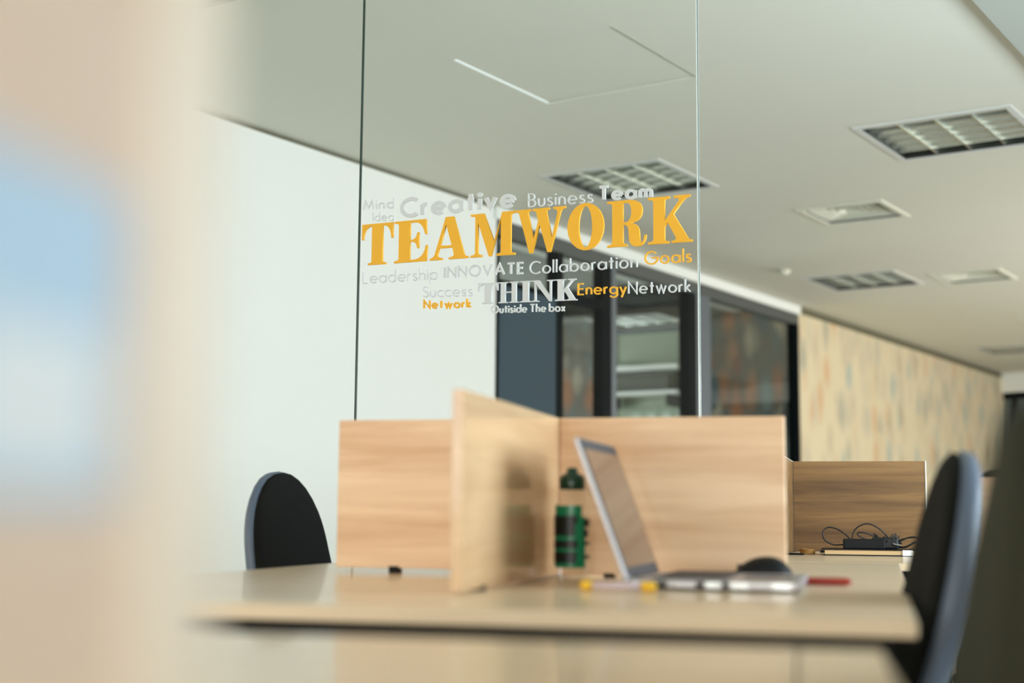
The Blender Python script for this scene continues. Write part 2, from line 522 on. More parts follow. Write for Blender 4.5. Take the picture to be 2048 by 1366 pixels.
# framed pale green panel, put in for a greenish reflection in the glazing
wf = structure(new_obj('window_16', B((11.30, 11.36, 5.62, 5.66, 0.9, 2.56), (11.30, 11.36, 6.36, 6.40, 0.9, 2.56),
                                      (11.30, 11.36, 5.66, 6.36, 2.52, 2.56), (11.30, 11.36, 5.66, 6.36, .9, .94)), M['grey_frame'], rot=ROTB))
new_obj('reflection_panel', B((11.335, 11.345, 5.66, 6.36, 0.94, 2.52)), M['reflection_panel'], wf)
# added boards and dark band in front, standing for streaks reflected in the glass
sh = tag(empty('reflection_boards', UV(11.33, 6.0, 1.93), B_ROT), 'white double boards standing for pale streaks reflected in the meeting room glass', 'reflection_streak')
new_obj('streak_board', B((-0.30, -0.02, -0.42, 0.42, 0.0, 0.03)), M['reflection_streak'], sh)
new_obj('streak_board', B((-0.30, -0.02, -0.42, 0.42, 0.22, 0.26)), M['reflection_streak'], sh)
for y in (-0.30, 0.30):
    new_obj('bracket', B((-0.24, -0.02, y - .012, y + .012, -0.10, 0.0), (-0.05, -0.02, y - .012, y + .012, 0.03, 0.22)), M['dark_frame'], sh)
bx_ = tag(empty('reflection_band', UV(11.11, 5.70, 1.9605), B_ROT), 'long dark olive box standing for a dark streak reflected in the meeting room glass', 'box')
new_obj('body', bbox(0, .17, 0, .64, 0, .13, .003, 1), M['reflection_dark'], bx_)
new_obj('lid', bbox(-.004, .174, -.004, .644, .131, .155, .003, 1), M['reflection_dark'], bx_)

# ------------------------------------------------------------------ ceiling fittings
def make_luminaire(name, label, group, loc, tubes=True):
    r = tag(empty(name, loc, B_ROT), label, 'ceiling light', group)
    s = LS; f = 0.03
    new_obj('frame', B((0, s, 0, f, -.008, 0), (0, s, s - f, s, -.008, 0), (0, f, f, s - f, -.008, 0), (s - f, s, f, s - f, -.008, 0)), M['white_metal'], r)
    h = 0.10
    new_obj('housing', B((f, s - f, f, f + .004, -.004, h), (f, s - f, s - f - .004, s - f, -.004, h), (f, f + .004, f, s - f, -.004, h),
                         (s - f - .004, s - f, f, s - f, -.004, h), (f, s - f, f, s - f, h, h + .01)), M['housing'], r)
    n = 4
    w = (s - 2 * f) / n
    # lengthwise V-section reflectors between the channels
    for k in range(1, n):
        y = f + k * w
        bm = bmesh.new()
        prof = [(-.0045, .0), (.0045, .0), (.009, .02), (.020, .05), (-.020, .05), (-.009, .02)]
        ends = [[bm.verts.new((x, y + a, b)) for a, b in prof] for x in (f + .004, s - f - .004)]
        for i in range(6):
            bm.faces.new((ends[0][i], ends[0][(i + 1) % 6], ends[1][(i + 1) % 6], ends[1][i]))
        bm.faces.new(ends[0]); bm.faces.new(list(reversed(ends[1])))
        new_obj('reflector', bm, M['alu'], r, smooth=False)
    # cross louvres
    m = 6
    base = None
    for k in range(n):
        for j in range(1, m):
            x = f + (s - 2 * f) * j / m
            if base is None:
                bm = bmesh.new()
                prof = [(-.0015, .002), (.0015, .002), (.003, .014), (.009, .034), (-.009, .034), (-.003, .014)]
                ends = [[bm.verts.new((a, yy, b)) for a, b in prof] for yy in (.006, w - .006)]
                for i in range(6):
                    bm.faces.new((ends[1][i], ends[1][(i + 1) % 6], ends[0][(i + 1) % 6], ends[0][i]))
                bm.faces.new(list(reversed(ends[0]))); bm.faces.new(ends[1])
                o = new_obj('louvre_blade', bm, M['louvre'], r); base = o
            else:
                o = base.copy(); COL.objects.link(o); o.parent = r
            o.location = (x, f + k * w, 0)
        if tubes:
            new_obj('tube', tube([(f + .02, f + (k + .5) * w, .075), (s - f - .02, f + (k + .5) * w, .075)], .010, 10), M['tube'], r, smooth=True)
    return r


LUM_LABELS = ['square louvred ceiling light at the right edge of the photo, nearest of the louvred lights',
              'square louvred ceiling light behind the word Team on the glass',
              'square louvred ceiling light beside the second ceiling vent, darkest cells',
              'dark louvred ceiling light farthest away, over the end of the wallpapered wall']
for i, (u, v) in enumerate(LUM):
    make_luminaire('ceiling_light', LUM_LABELS[i], 'square louvred ceiling lights', UV(u, v, CEIL))
make_luminaire('ceiling_light', 'louvred ceiling light inside the meeting room behind dark glazing', 'square louvred ceiling lights',
               UV(ROOM_LUM[0], ROOM_LUM[1], CEIL - 0.115))


def make_vent(loc, label):
    r = tag(empty('ceiling_vent', loc, B_ROT), label, 'vent', 'square ceiling vents')
    s = VS; c = s / 2
    f = .03
    new_obj('frame', B((0, s, 0, f, -.01, 0), (0, s, s - f, s, -.01, 0), (0, f, f, s - f, -.01, 0), (s - f, s, f, s - f, -.01, 0)), M['vent_white'], r)
    new_obj('duct', B((f, s - f, f, f + .004, 0, .12), (f, s - f, s - f - .004, s - f, 0, .12), (f, f + .004, f, s - f, 0, .12),
                      (s - f - .004, s - f, f, s - f, 0, .12), (f, s - f, f, s - f, .12, .125)), M['dark'], r)
    for k in range(5):
        ho = c - f - 0.004 - k * 0.038
        hi = ho - 0.026
        bm = bmesh.new()
        lo = [bm.verts.new((c + sx * ho, c + sy * ho, .008)) for sx, sy in ((-1, -1), (1, -1), (1, 1), (-1, 1))]
        hiv = [bm.verts.new((c + sx * max(hi, .004), c + sy * max(hi, .004), .056)) for sx, sy in ((-1, -1), (1, -1), (1, 1), (-1, 1))]
        lo2 = [bm.verts.new((c + sx * (ho - .003), c + sy * (ho - .003), .008)) for sx, sy in ((-1, -1), (1, -1), (1, 1), (-1, 1))]
        hi2 = [bm.verts.new((c + sx * max(hi - .003, .002), c + sy * max(hi - .003, .002), .056)) for sx, sy in ((-1, -1), (1, -1), (1, 1), (-1, 1))]
        for a, b in ((lo, hiv), (hi2, lo2), (lo2, lo), (hiv, hi2)):
            for i in range(4):
                bm.faces.new((a[i], a[(i + 1) % 4], b[(i + 1) % 4], b[i]))
        new_obj('blade', bm, M['vent_white'], r)
    return r


for (u, v), lb in zip(VENTS, ['cream four-way ceiling vent, nearest and largest of the vents', 'cream ceiling vent between the two far louvred lights',
                              'small ceiling vent cut by the right edge of the photo']):
    make_vent(UV(u, v, CEIL), lb)

h = tag(empty('ceiling_hatch', UV(HATCH[0], HATCH[2], CEIL), B_ROT), 'square access hatch set flush in the ceiling above the lettering', 'hatch')
hs = HATCH[1] - HATCH[0]; hv = HATCH[3] - HATCH[2]
new_obj('hatch_panel', B((.004, hs - .004, .003, hv - .006, .009, .02)), M['ceiling'], h)
new_obj('frame', B((0.0, hs, hv - .005, hv - .001, .001, .02)), M['white_trim'], h)
new_obj('hatch_backing', B((-.02, hs + .02, -.02, hv + .02, .022, .03)), M['dark'], h)
# smoke detector
sd = tag(new_obj('smoke_detector', lathe([(.045, 0), (.05, -.012), (.034, -.034), (.012, -.040)], 24), M['vent_white'], loc=UV(9.62, 3.98, CEIL), smooth=True),
         'small round detector on the ceiling left of the darkest louvred light', 'detector')

# ------------------------------------------------------------------ glass partition
GU = 3.42
GP = []
for i, (v0, v1, lb) in enumerate([(1.662, 2.848, 'frameless glass pane carrying the yellow and white word cloud'),
                                  (2.855, 3.70, 'frameless glass pane left of the lettered pane'),
                                  (3.707, 4.56, 'frameless glass pane meeting the white wall')]):
    g = tag(empty('glass_pane', UV(GU, v0, 0), B_ROT), lb, 'glass panel', 'frameless glass partition panes')
    w = v1 - v0
    new_obj('pane', B((-.003, .003, 0, w, .015, CEIL - .015)), M['pane'], g)
    new_obj('floor_channel', B((-.012, .012, 0, w, 0, .02)), M['alu_dull'], g)
    new_obj('head_channel', B((-.012, .012, 0, w, CEIL - .02, CEIL - .001)), M['alu_dull'], g)
    new_obj('joint_strip', B((-.0032, .0032, w + .0005, w + .0055, .02, CEIL - .02)), M['joint'], g)
    if i == 0:
        new_obj('polished_edge', B((-.0045, -.0030, -.0040, -.0008, .02, CEIL - .02), (.0030, .0045, -.0040, -.0008, .02, CEIL - .02)), M['pane_edge'], g)
        new_obj('edge_core', B((-.0025, .0025, -.0040, -.0008, .02, CEIL - .02)), M['joint'], g)
    GP.append((g, v0))

# lettering -----------------------------------------------------------
def q(c, p, n=6):
    return ('q', c, p, n)


def expand(path):
    out = []
    for s in path:
        if isinstance(s[0], str):
            p0 = out[-1]; c, p1, n = s[1], s[2], s[3]
            for k in range(1, n + 1):
                t = k / n
                out.append(((1 - t) ** 2 * p0[0] + 2 * t * (1 - t) * c[0] + t * t * p1[0], (1 - t) ** 2 * p0[1] + 2 * t * (1 - t) * c[1] + t * t * p1[1]))
        else:
            out.append(s)
    return out


def ell(cx, cy, rx, ry, n=40):
    return [(cx + rx * math.cos(2 * PI * i / n), cy + ry * math.sin(2 * PI * i / n)) for i in range(n)]


_L = [(0, 0), (0, .045), q((.12, .05), (.12, .10)), (.12, .90), q((.12, .95), (0, .955)), (0, 1)]
SERIF = {
    'T': (0.86, [[(0, 1), (.86, 1), (.86, .62), (.82, .62), q((.80, .93), (.60, .94), 8), (.58, .94), (.58, .08), q((.58, .05), (.68, .045)), (.68, 0), (.18, 0), (.18, .045),
                  q((.28, .05), (.28, .08)), (.28, .94), (.26, .94), q((.06, .93), (.04, .62), 8), (0, .62)]]),
    'E': (0.86, [[(0, 1), (.82, 1), (.84, .64), (.80, .64), q((.74, .94), (.52, .945), 8), (.41, .945), (.41, .53), (.46, .53), q((.58, .54), (.60, .70)), (.64, .70), (.64, .32), (.60, .32),
                  q((.58, .48), (.46, .485)), (.41, .485), (.41, .055), (.52, .055), q((.78, .07), (.82, .38), 8), (.86, .38), (.84, 0), (0, 0), (0, .045), q((.12, .05), (.12, .10)), (.12, .90),
                  q((.12, .95), (0, .955))]]),
    'A': (1.0, [[(.41, 1), (.62, 1), (.90, .10), q((.92, .05), (1.0, .045)), (1.0, 0), (.50, 0), (.50, .045), q((.645, .05), (.63, .12)), (.592, .27), (.252, .27), (.21, .14),
                 q((.18, .05), (.33, .045)), (.33, 0), (0, 0), (0, .045), q((.09, .05), (.13, .14))], [(.275, .33), (.573, .33), (.42, .83)]]),
    'M': (1.12, [[(0, 1), (.34, 1), (.60, .34), (.80, 1), (1.12, 1), (1.12, .955), q((1.02, .95), (1.02, .90)), (1.02, .10), q((1.02, .05), (1.12, .045)), (1.12, 0), (.66, 0), (.66, .045),
                  q((.77, .05), (.77, .10)), (.77, .84), (.53, 0), (.47, 0), (.19, .80), (.19, .10), q((.19, .05), (.30, .045)), (.30, 0), (0, 0), (0, .045), q((.12, .05), (.12, .10)), (.12, .90),
                  q((.12, .95), (0, .955))]]),
    'W': (1.38, [[(0, 1), (.42, 1), (.42, .955), q((.34, .95), (.355, .90)), (.51, .32), (.635, .72), (.58, .90), q((.56, .95), (.48, .955)), (.48, 1), (.94, 1), (.94, .955),
                  q((.85, .95), (.865, .90)), (1.01, .32), (1.16, .86), q((1.17, .95), (1.05, .955)), (1.05, 1), (1.38, 1), (1.38, .955), q((1.28, .95), (1.25, .88)), (.98, 0), (.89, 0),
                  (.675, .624), (.48, 0), (.39, 0), (.105, .90), q((.09, .95), (0, .955))]]),
    'O': (0.92, [ell(.46, .5, .46, .52), ell(.46, .5, .17, .455)]),
    'R': (1.0, [[(0, 1), (.52, 1), q((.88, 1), (.88, .76), 8), q((.88, .53), (.60, .50), 8), q((.80, .47), (.81, .28), 6), (.82, .14), q((.83, .05), (.87, .06)), q((.91, .08), (.93, .22)), (.98, .22),
                 q((.96, -.02), (.76, -.02), 8), q((.57, -.02), (.55, .16)), (.54, .33), q((.53, .46), (.44, .465)), (.40, .465), (.40, .10), q((.40, .05), (.50, .045)), (.50, 0), (0, 0), (0, .045),
                 q((.13, .05), (.13, .10)), (.13, .90), q((.13, .95), (0, .955))], [(.40, .945), (.46, .945), q((.61, .94), (.61, .75), 8), q((.61, .53), (.46, .52), 8), (.40, .52)]]),
    'K': (1.05, [[(0, 1), (.52, 1), (.52, .955), q((.40, .95), (.40, .90)), (.40, .48), (.735, .88), q((.77, .95), (.62, .955)), (.62, 1), (1.0, 1), (1.0, .955), q((.90, .95), (.82, .86)), (.61, .61),
                  (.94, .10), q((.97, .05), (1.05, .045)), (1.05, 0), (.56, 0), (.56, .045), q((.70, .05), (.66, .12)), (.475, .44), (.40, .36), (.40, .10), q((.40, .05), (.50, .045)), (.50, 0), (0, 0),
                  (0, .045), q((.13, .05), (.13, .10)), (.13, .90), q((.13, .95), (0, .955))]]),
    'H': (1.06, [[(0, 1), (.48, 1), (.48, .955), q((.36, .95), (.36, .90)), (.36, .54), (.70, .54), (.70, .90), q((.70, .95), (.58, .955)), (.58, 1), (1.06, 1), (1.06, .955), q((.94, .95), (.94, .90)),
                  (.94, .10), q((.94, .05), (1.06, .045)), (1.06, 0), (.58, 0), (.58, .045), q((.70, .05), (.70, .10)), (.70, .48), (.36, .48), (.36, .10), q((.36, .05), (.48, .045)), (.48, 0)] + _L[:-1]]),
    'I': (0.50, [[(0, 1), (.50, 1), (.50, .955), q((.38, .95), (.38, .90)), (.38, .10), q((.38, .05), (.50, .045)), (.50, 0)] + _L[:-1]]),
    'N': (1.0, [[(0, 1), (.34, 1), (.79, .30), (.79, .90), q((.79, .95), (.67, .955)), (.67, 1), (1.0, 1), (1.0, .955), q((.87, .95), (.87, .90)), (.87, 0), (.78, 0), (.19, .84), (.19, .10),
                 q((.19, .05), (.31, .045)), (.31, 0)] + _L[:-1]]),
}


def letter_mesh(loops, depth):
    cu = bpy.data.curves.new('tmp', 'CURVE')
    cu.dimensions = '2D'; cu.fill_mode = 'BOTH'; cu.extrude = depth / 2
    for lp in loops:
        sp_ = cu.splines.new('POLY')
        sp_.points.add(len(lp) - 1)
        for k, (x, y) in enumerate(lp):
            sp_.points[k].co = (x, y, 0, 1)
        sp_.use_cyclic_u = True
    o = bpy.data.objects.new('tmp', cu)
    COL.objects.link(o)
    dg = bpy.context.evaluated_depsgraph_get()
    me = bpy.data.meshes.new_from_object(o.evaluated_get(dg))
    COL.objects.unlink(o); bpy.data.objects.remove(o); bpy.data.curves.remove(cu)
    return me


# single-stroke glyphs: (width, strokes); cap height 1, x-height XH
XH = 0.60


def arc(cx, cy, rx, ry, a0, a1, n=14):
    return [(cx + rx * math.cos(rad(a0 + (a1 - a0) * k / n)), cy + ry * math.sin(rad(a0 + (a1 - a0) * k / n))) for k in range(n + 1)]


R_ = XH / 2
GL = {
    'A': (.78, [[(0, 0), (.39, 1), (.78, 0)], [(.14, .33), (.64, .33)]]),
    'B': (.52, [[(0, 0), (0, 1), (.22, 1)] + arc(.24, .76, .22, .24, 90, -90) + [(0, .52)], [(.24, .52)] + arc(.26, .26, .26, .26, 90, -90) + [(0, 0)]]),
    'C': (.80, [arc(.5, .5, .5, .5, 48, 312, 24)]),
    'E': (.46, [[(.46, 1), (0, 1), (0, 0), (.46, 0)], [(0, .52), (.42, .52)]]),
    'G': (.98, [arc(.5, .5, .5, .5, 48, 360, 26) + [(.52, .5)]]),
    'I': (.0, [[(0, 0), (0, 1)]]),
    'L': (.42, [[(0, 1), (0, 0), (.42, 0)]]),
    'M': (.92, [[(0, 0), (.14, 1), (.46, .12), (.78, 1), (.92, 0)]]),
    'N': (.70, [[(0, 0), (0, 1), (.70, 0), (.70, 1)]]),
    'O': (.96, [arc(.48, .5, .48, .5, 0, 360, 30)]),
    'S': (.46, [arc(.23, .76, .21, .24, 35, 270, 12) + arc(.23, .26, .24, .26, 90, -150, 12)]),
    'T': (.60, [[(0, 1), (.60, 1)], [(.30, 1), (.30, 0)]]),
    'V': (.74, [[(0, 1), (.37, 0), (.74, 1)]]),
    'a': (XH, [arc(R_, R_, R_, R_, 0, 360, 24), [(XH, XH), (XH, 0)]]),
    'b': (XH, [arc(R_, R_, R_, R_, 0, 360, 24), [(0, 1.08), (0, 0)]]),
    'c': (.47, [arc(R_, R_, R_, R_, 50, 310, 18)]),
    'd': (XH, [arc(R_, R_, R_, R_, 0, 360, 24), [(XH, 1.08), (XH, 0)]]),
    'e': (XH, [[(.02, R_), (XH, R_)], arc(R_, R_, R_, R_, 0, 315, 22)]),
    'g': (XH, [arc(R_, R_, R_, R_, 0, 360, 24), [(XH, XH), (XH, -.10)] + arc(R_, -.10, R_, .24, 0, -160, 12)]),
    'h': (.44, [[(0, 1.08), (0, 0)], [(0, .34)] + arc(.22, .36, .22, .24, 180, 0, 12) + [(.44, 0)]]),
    'i': (.0, [[(0, XH), (0, 0)], 'dot']),
    'k': (.42, [[(0, 1.08), (0, 0)], [(.36, XH), (0, .24)], [(.10, .32), (.42, 0)]]),
    'l': (.0, [[(0, 1.08), (0, 0)]]),
    'm': (.74, [[(0, XH), (0, 0)], [(0, .36)] + arc(.185, .38, .185, .22, 180, 0, 10) + [(.37, 0)], [(.37, .36)] + arc(.555, .38, .185, .22, 180, 0, 10) + [(.74, 0)]]),
    'n': (.44, [[(0, XH), (0, 0)], [(0, .34)] + arc(.22, .36, .22, .24, 180, 0, 12) + [(.44, 0)]]),
    'o': (XH, [arc(R_, R_, R_, R_, 0, 360, 24)]),
    'p': (XH, [arc(R_, R_, R_, R_, 0, 360, 24), [(0, XH), (0, -.38)]]),
    'r': (.24, [[(0, XH), (0, 0)], [(0, .34)] + arc(.20, .38, .20, .22, 180, 75, 8)]),
    's': (.34, [arc(.17, .45, .15, .15, 35, 270, 10) + arc(.17, .15, .17, .15, 90, -150, 10)]),
    't': (.30, [[(.15, .92), (.15, 0)], [(0, XH), (.30, XH)]]),
    'u': (.44, [[(0, XH), (0, .24)] + arc(.22, .24, .22, .24, 180, 360, 12) + [(.44, XH)]]),
    'v': (.48, [[(0, XH), (.24, 0), (.48, XH)]]),
    'w': (.78, [[(0, XH), (.20, 0), (.39, XH), (.58, 0), (.78, XH)]]),
    'x': (.42, [[(0, XH), (.42, 0)], [(.42, XH), (0, 0)]]),
    'y': (.50, [[(0, XH), (.25, .02)], [(.50, XH), (.12, -.36)]]),
}


def stroke_poly(pts, w):
    """offset outline of an open or closed polyline"""
    closed = (abs(pts[0][0] - pts[-1][0]) < 1e-6 and abs(pts[0][1] - pts[-1][1]) < 1e-6)
    P_ = [Vector((p[0], p[1], 0)) for p in pts]
    if closed:
        P_ = P_[:-1]
    n = len(P_)
    Lf, Rt = [], []
    for i in range(n):
        a = P_[i - 1] if (i > 0 or closed) else None
        b = P_[(i + 1) % n] if (i < n - 1 or closed) else None
        d1 = (P_[i] - a).normalized() if a is not None else None
        d2 = (b - P_[i]).normalized() if b is not None else None
        if d1 is None: d1 = d2
        if d2 is None: d2 = d1
        n1 = Vector((-d1.y, d1.x, 0)); n2 = Vector((-d2.y, d2.x, 0))
        m_ = n1 + n2
        if m_.length < 1e-4: m_ = n1.copy()
        m_.normalize()
        k = 1.0 / max(0.45, m_.dot(n1))
        Lf.append(P_[i] + m_ * w * .5 * k); Rt.append(P_[i] - m_ * w * .5 * k)
    return Lf, Rt, closed


def stroke_glyph(bm, ch, x0, sx, sc, w, depth, tf):
    wd, strokes = GL[ch]
    for si, st in enumerate(strokes):
        if st == 'dot':
            c = (x0, XH + .22)
            pts = [(c[0] * 1.0 + 0, 0)]
            ring = [(x0 * 1.0 + math.cos(2 * PI * k / 12) * w * .62 / 1.0, c[1] + math.sin(2 * PI * k / 12) * w * .62) for k in range(12)]
            fr_ = [bm.verts.new(tf(x, y, -depth)) for x, y in ring]; bk_ = [bm.verts.new(tf(x, y, 0)) for x, y in ring]
            bm.faces.new(fr_)
            for k in range(12):
                bm.faces.new((bk_[k], bk_[(k + 1) % 12], fr_[(k + 1) % 12], fr_[k]))
            continue
        pts = [(x0 + p[0] * sx, p[1]) for p in st]
        # keep strokes inside the glyph's heights
        Lf, Rt, closed = stroke_poly(pts, w)
        dd = depth - si * 0.00012
        n = len(Lf)
        V4 = []
        for i in range(n):
            V4.append([bm.verts.new(tf(Lf[i].x, Lf[i].y, -dd)), bm.verts.new(tf(Rt[i].x, Rt[i].y, -dd)),
                       bm.verts.new(tf(Rt[i].x, Rt[i].y, 0)), bm.verts.new(tf(Lf[i].x, Lf[i].y, 0))])
        rng = range(n) if closed else range(n - 1)
        for i in rng:
            a, b = V4[i], V4[(i + 1) % n]
            for k in range(4):
                bm.faces.new((a[k], a[(k + 1) % 4], b[(k + 1) % 4], b[k]))
        if not closed:
            bm.faces.new(V4[0]); bm.faces.new(list(reversed(V4[-1])))


g0, gv0 = GP[0]
FACE = -0.0032          # room-side face of the pane (local x), letters stand proud towards -x


def add_word(text, label, v0, z0, v1, z1, cap, weight, m, depth=0.004, gap=0.17, cap1=None):
    par = bpy.data.objects.new('lettering', None); COL.objects.link(par); par.parent = g0
    par.location = (0, 0, 0)
    par['label'] = label
    # natural width, then fit to the measured width
    sp_ = gap + weight
    total = 0.0; xs = []
    for i, ch in enumerate(text):
        if ch == ' ':
            xs.append(None); total += 0.30; continue
        xs.append(total)
        total += GL[ch][0] + sp_
    total -= sp_
    total += weight
    W = (v0 - v1)
    k = W / (total * cap)
    drop = (z1 - z0) / W
    for ch, x in zip(text, xs):
        if x is None: continue
        bm = bmesh.new()

        def tf(X, Y, D):
            dist = (X) * cap
            return (FACE + D, v0 - gv0 - dist, z0 + drop * dist + Y * cap + weight * .0 * cap)
        # horizontal fit: stretch positions and glyph widths, not the stroke weight; vertical inset by half the weight
        vs = (1 - weight)

        def tf2(X, Y, D):
            return tf(X, Y * vs + weight * .5, D)
        stroke_glyph(bm, ch, (x + weight * .5) * k, k, 1, weight, depth, tf2)
        bmesh.ops.recalc_face_normals(bm, faces=list(bm.faces))
        new_obj('letter', bm, m, par)


def add_serif(text, label, vs_, z0, z1, cap, m, depth=0.006):
    par = bpy.data.objects.new('lettering', None); COL.objects.link(par); par.parent = g0
    par['label'] = label
    va, vb = vs_[0], vs_[-1]
    for i, ch in enumerate(text):
        l, r_ = vs_[2 * i], vs_[2 * i + 1]
        w, loops = SERIF[ch]
        kx = (l - r_) / w
        me = letter_mesh([expand(lp) for lp in loops], depth)
        for vtx in me.vertices:
            x, y, z = vtx.co
            vv = l - x * kx
            zz = z0 + (z1 - z0) * (va - vv) / (va - vb) + y * cap
            vtx.co = (FACE - depth / 2 + z, vv - gv0, zz)
        me.materials.clear(); me.materials.append(m)
        bm = bmesh.new(); bm.from_mesh(me)
        bmesh.ops.recalc_face_normals(bm, faces=list(bm.faces))
        bm.to_mesh(me); bm.free()
        o = bpy.data.objects.new('letter', me); COL.objects.link(o); o.parent = par


Y_, W_ = M['yellow_letter'], M['white_letter']
add_serif('TEAMWORK', 'large yellow serif word TEAMWORK',
          [2.8327, 2.7084, 2.7023, 2.5734, 2.5628, 2.4197, 2.4108, 2.2511, 2.2495, 2.0771, 2.0703, 1.9505, 1.9394, 1.8123, 1.8095, 1.6741], 1.6435, 1.6050, .1315, Y_)
add_serif('THINK', 'white serif word THINK', [2.3807, 2.3100, 2.3077, 2.2372, 2.232, 2.1927, 2.191, 2.1139, 2.112, 2.0383], 1.4865, 1.4720, .0625, W_)
add_word('Mind', 'thin white word Mind', 2.832, 1.8225, 2.7066, 1.8145, .034, .13, W_)
add_word('Idea', 'thin white word Idea', 2.7925, 1.7825, 2.7075, 1.7745, .0295, .10, W_)
add_word('Creative', 'bold white word Creative', 2.6835, 1.7775, 2.250, 1.7630, .0690, .225, W_, gap=.10)
add_word('Business', 'thin white word Business', 2.2085, 1.7600, 1.9870, 1.7485, .0425, .095, W_, gap=.16)
add_word('Team', 'bold white word Team', 1.9710, 1.7495, 1.7955, 1.7375, .0480, .235, W_, gap=.10)
add_word('Leadership', 'thin white word Leadership', 2.8285, 1.5850, 2.5329, 1.5735, .0385, .09, W_, gap=.15)
add_word('INNOVATE', 'bold white capitals INNOVATE', 2.5105, 1.5740, 2.2200, 1.5625, .0385, .19, W_, gap=.13)
add_word('Collaboration', 'thin white word Collaboration', 2.2015, 1.5600, 1.8440, 1.5480, .0395, .11, W_, gap=.15)
add_word('Goals', 'thin yellow word Goals', 1.8225, 1.5535, 1.6780, 1.5480, .0390, .12, Y_, gap=.14)
add_word('Success', 'thin white word Success', 2.5895, 1.5225, 2.4018, 1.5120, .0350, .10, W_, gap=.15)
add_word('Network', 'bold yellow word Network', 2.5870, 1.4860, 2.4067, 1.4762, .0300, .22, Y_, gap=.12)
add_word('Energy', 'yellow word Energy', 2.0381, 1.4860, 1.8785, 1.4775, .0350, .13, Y_, gap=.13)
add_word('Network', 'thin white word Network', 1.8745, 1.4763, 1.6804, 1.4664, .0360, .11, W_, gap=.15)
add_word('Outiside The box', 'small white words Outiside The box', 2.3344, 1.4545, 2.0790, 1.4419, .0260, .16, W_, gap=.12)

# ------------------------------------------------------------------ benches
def make_bench(name, label, qx, py, width, length, rot_extra=0.0, modesty=False):
    """origin at the near right corner on the floor; local x runs to the left as negative"""
    r = tag(empty(name, QP(qx, py, 0), D_ROT + rot_extra), label, 'desk', 'oak desk benches')
    dt = new_obj('desktop', bbox(-width, 0, 0, length, .73, .75, .002, 2), M['oak_desk'], r)
    new_obj('rail', B((-width + .03, -.03, .015, .035, .60, .73), (-width + .08, -.08, length - .10, length - .06, .67, .73),
                      (-width / 2 - .02, -width / 2 + .02, .06, length - .06, .67, .73)), M['black_metal'], r)
    for x in (-width + .08, -.08 - .05):
        for y in (.06, length - .11):
            new_obj('leg', B((x, x + .05, y, y + .05, 0, .73)), M['black_metal'], r)
    return r


make_bench('desk_bench', 'pale oak desk bench with the laptop and crossed screens', 0.032, 1.68, 1.277, 2.085)
make_bench('desk_bench', 'oak desk bench behind, holding the black power adapter', 0.20, 3.772, 0.62, 2.02)
make_bench('desk_bench', 'blurred oak desk bench along the bottom edge, nearest the camera', 0.000, 1.362, 1.30, 1.75, 0.0)
bench0 = [o for o in bpy.data.objects if o.name.startswith('desk_bench')][-1]
bench0.location = QP(-0.006, 1.30, 0) ; bench0.rotation_euler = (0, 0, D_ROT + rad(2.9))
# its local y must run back towards the camera
for ch in bench0.children:
    for vtx in ch.data.vertices:
        vtx.co.y = -vtx.co.y
    ch.data.flip_normals()
make_bench('desk_bench', 'farthest oak desk bench, mostly hidden by the near chair', 1.42, 5.83, 1.24, 1.85)


def screen(name, label, x0, x1, y0, y1, z0, z1, m, edge=None, brackets=()):
    """board in the desk frame, standing on small clamps"""
    cx, cy = (x0 + x1) / 2, (y0 + y1) / 2
    r = tag(empty(name, QP(cx, cy, .75), D_ROT), label, 'desk screen', 'oak desk screens')
    new_obj('board', bbox(x0 - cx, x1 - cx, y0 - cy, y1 - cy, z0 - .75, z1 - .75, .0012, 1), m, r)
    if edge:
        for e in edge:
            new_obj('edge_band', B((e[0] - cx, e[1] - cx, e[2] - cy, e[3] - cy, e[4] - .75, e[5] - .75)), M['pale_edge'], r)
    for bx, by in brackets:
        new_obj('bracket', B((bx - cx - .010, bx - cx + .010, by - cy - .011, by - cy + .011, 0, z0 - .75 + .004)), M['black_metal'], r)
    return r


ZT = 1.048
screen('desk_screen', 'oak cross screen behind the laptop and the bottle', -0.595, -0.175, 2.618, 2.636, .7535, ZT, M['oak_near'], brackets=[(-.50, 2.627), (-.26, 2.627)])
screen('desk_screen', 'oak cross screen left of the lengthwise screen, beside the left chair', -1.045, -0.615, 2.622, 2.640, .7600, ZT, M['oak_near'], brackets=[(-.925, 2.631), (-.66, 2.631)])
screen('desk_screen', 'lengthwise oak screen with one end towards the camera, mirroring the bottle', -0.614, -0.596, 1.985, 3.28, .7535, ZT, M['oak_long'], brackets=[(-.605, 2.1), (-.605, 3.1)])
screen('desk_screen', 'oak screen darkened for weaker light, behind the black power adapter', -0.293, 0.127, 4.775, 4.793, .7535, ZT, M['oak_far_shaded'],
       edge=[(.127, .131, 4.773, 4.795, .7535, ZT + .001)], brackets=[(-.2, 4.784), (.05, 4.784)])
screen('desk_screen', 'lengthwise oak screen of the second bench, its narrow strip showing', -0.313, -0.295, 4.15, 5.42, .7535, ZT, M['oak_far_shaded'],
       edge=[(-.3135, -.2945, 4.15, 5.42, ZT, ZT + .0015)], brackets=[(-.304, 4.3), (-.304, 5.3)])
screen('desk_screen', 'far orange oak screen beside the near right chair', 0.385, 1.20, 6.70, 6.718, .7535, ZT, M['oak_near'],
       edge=[(.381, .385, 6.698, 6.720, .7535, ZT)], brackets=[(.5, 6.709), (1.1, 6.709)])
# screen right beside the lens, out of focus along the left edge
scr0 = screen('desk_screen', 'very blurred pale oak screen filling the left edge', -0.219, -0.200, -0.22, 0.397, .7535, 1.10, M['oak_blur'], brackets=[(-.21, -.1), (-.21, .25)])

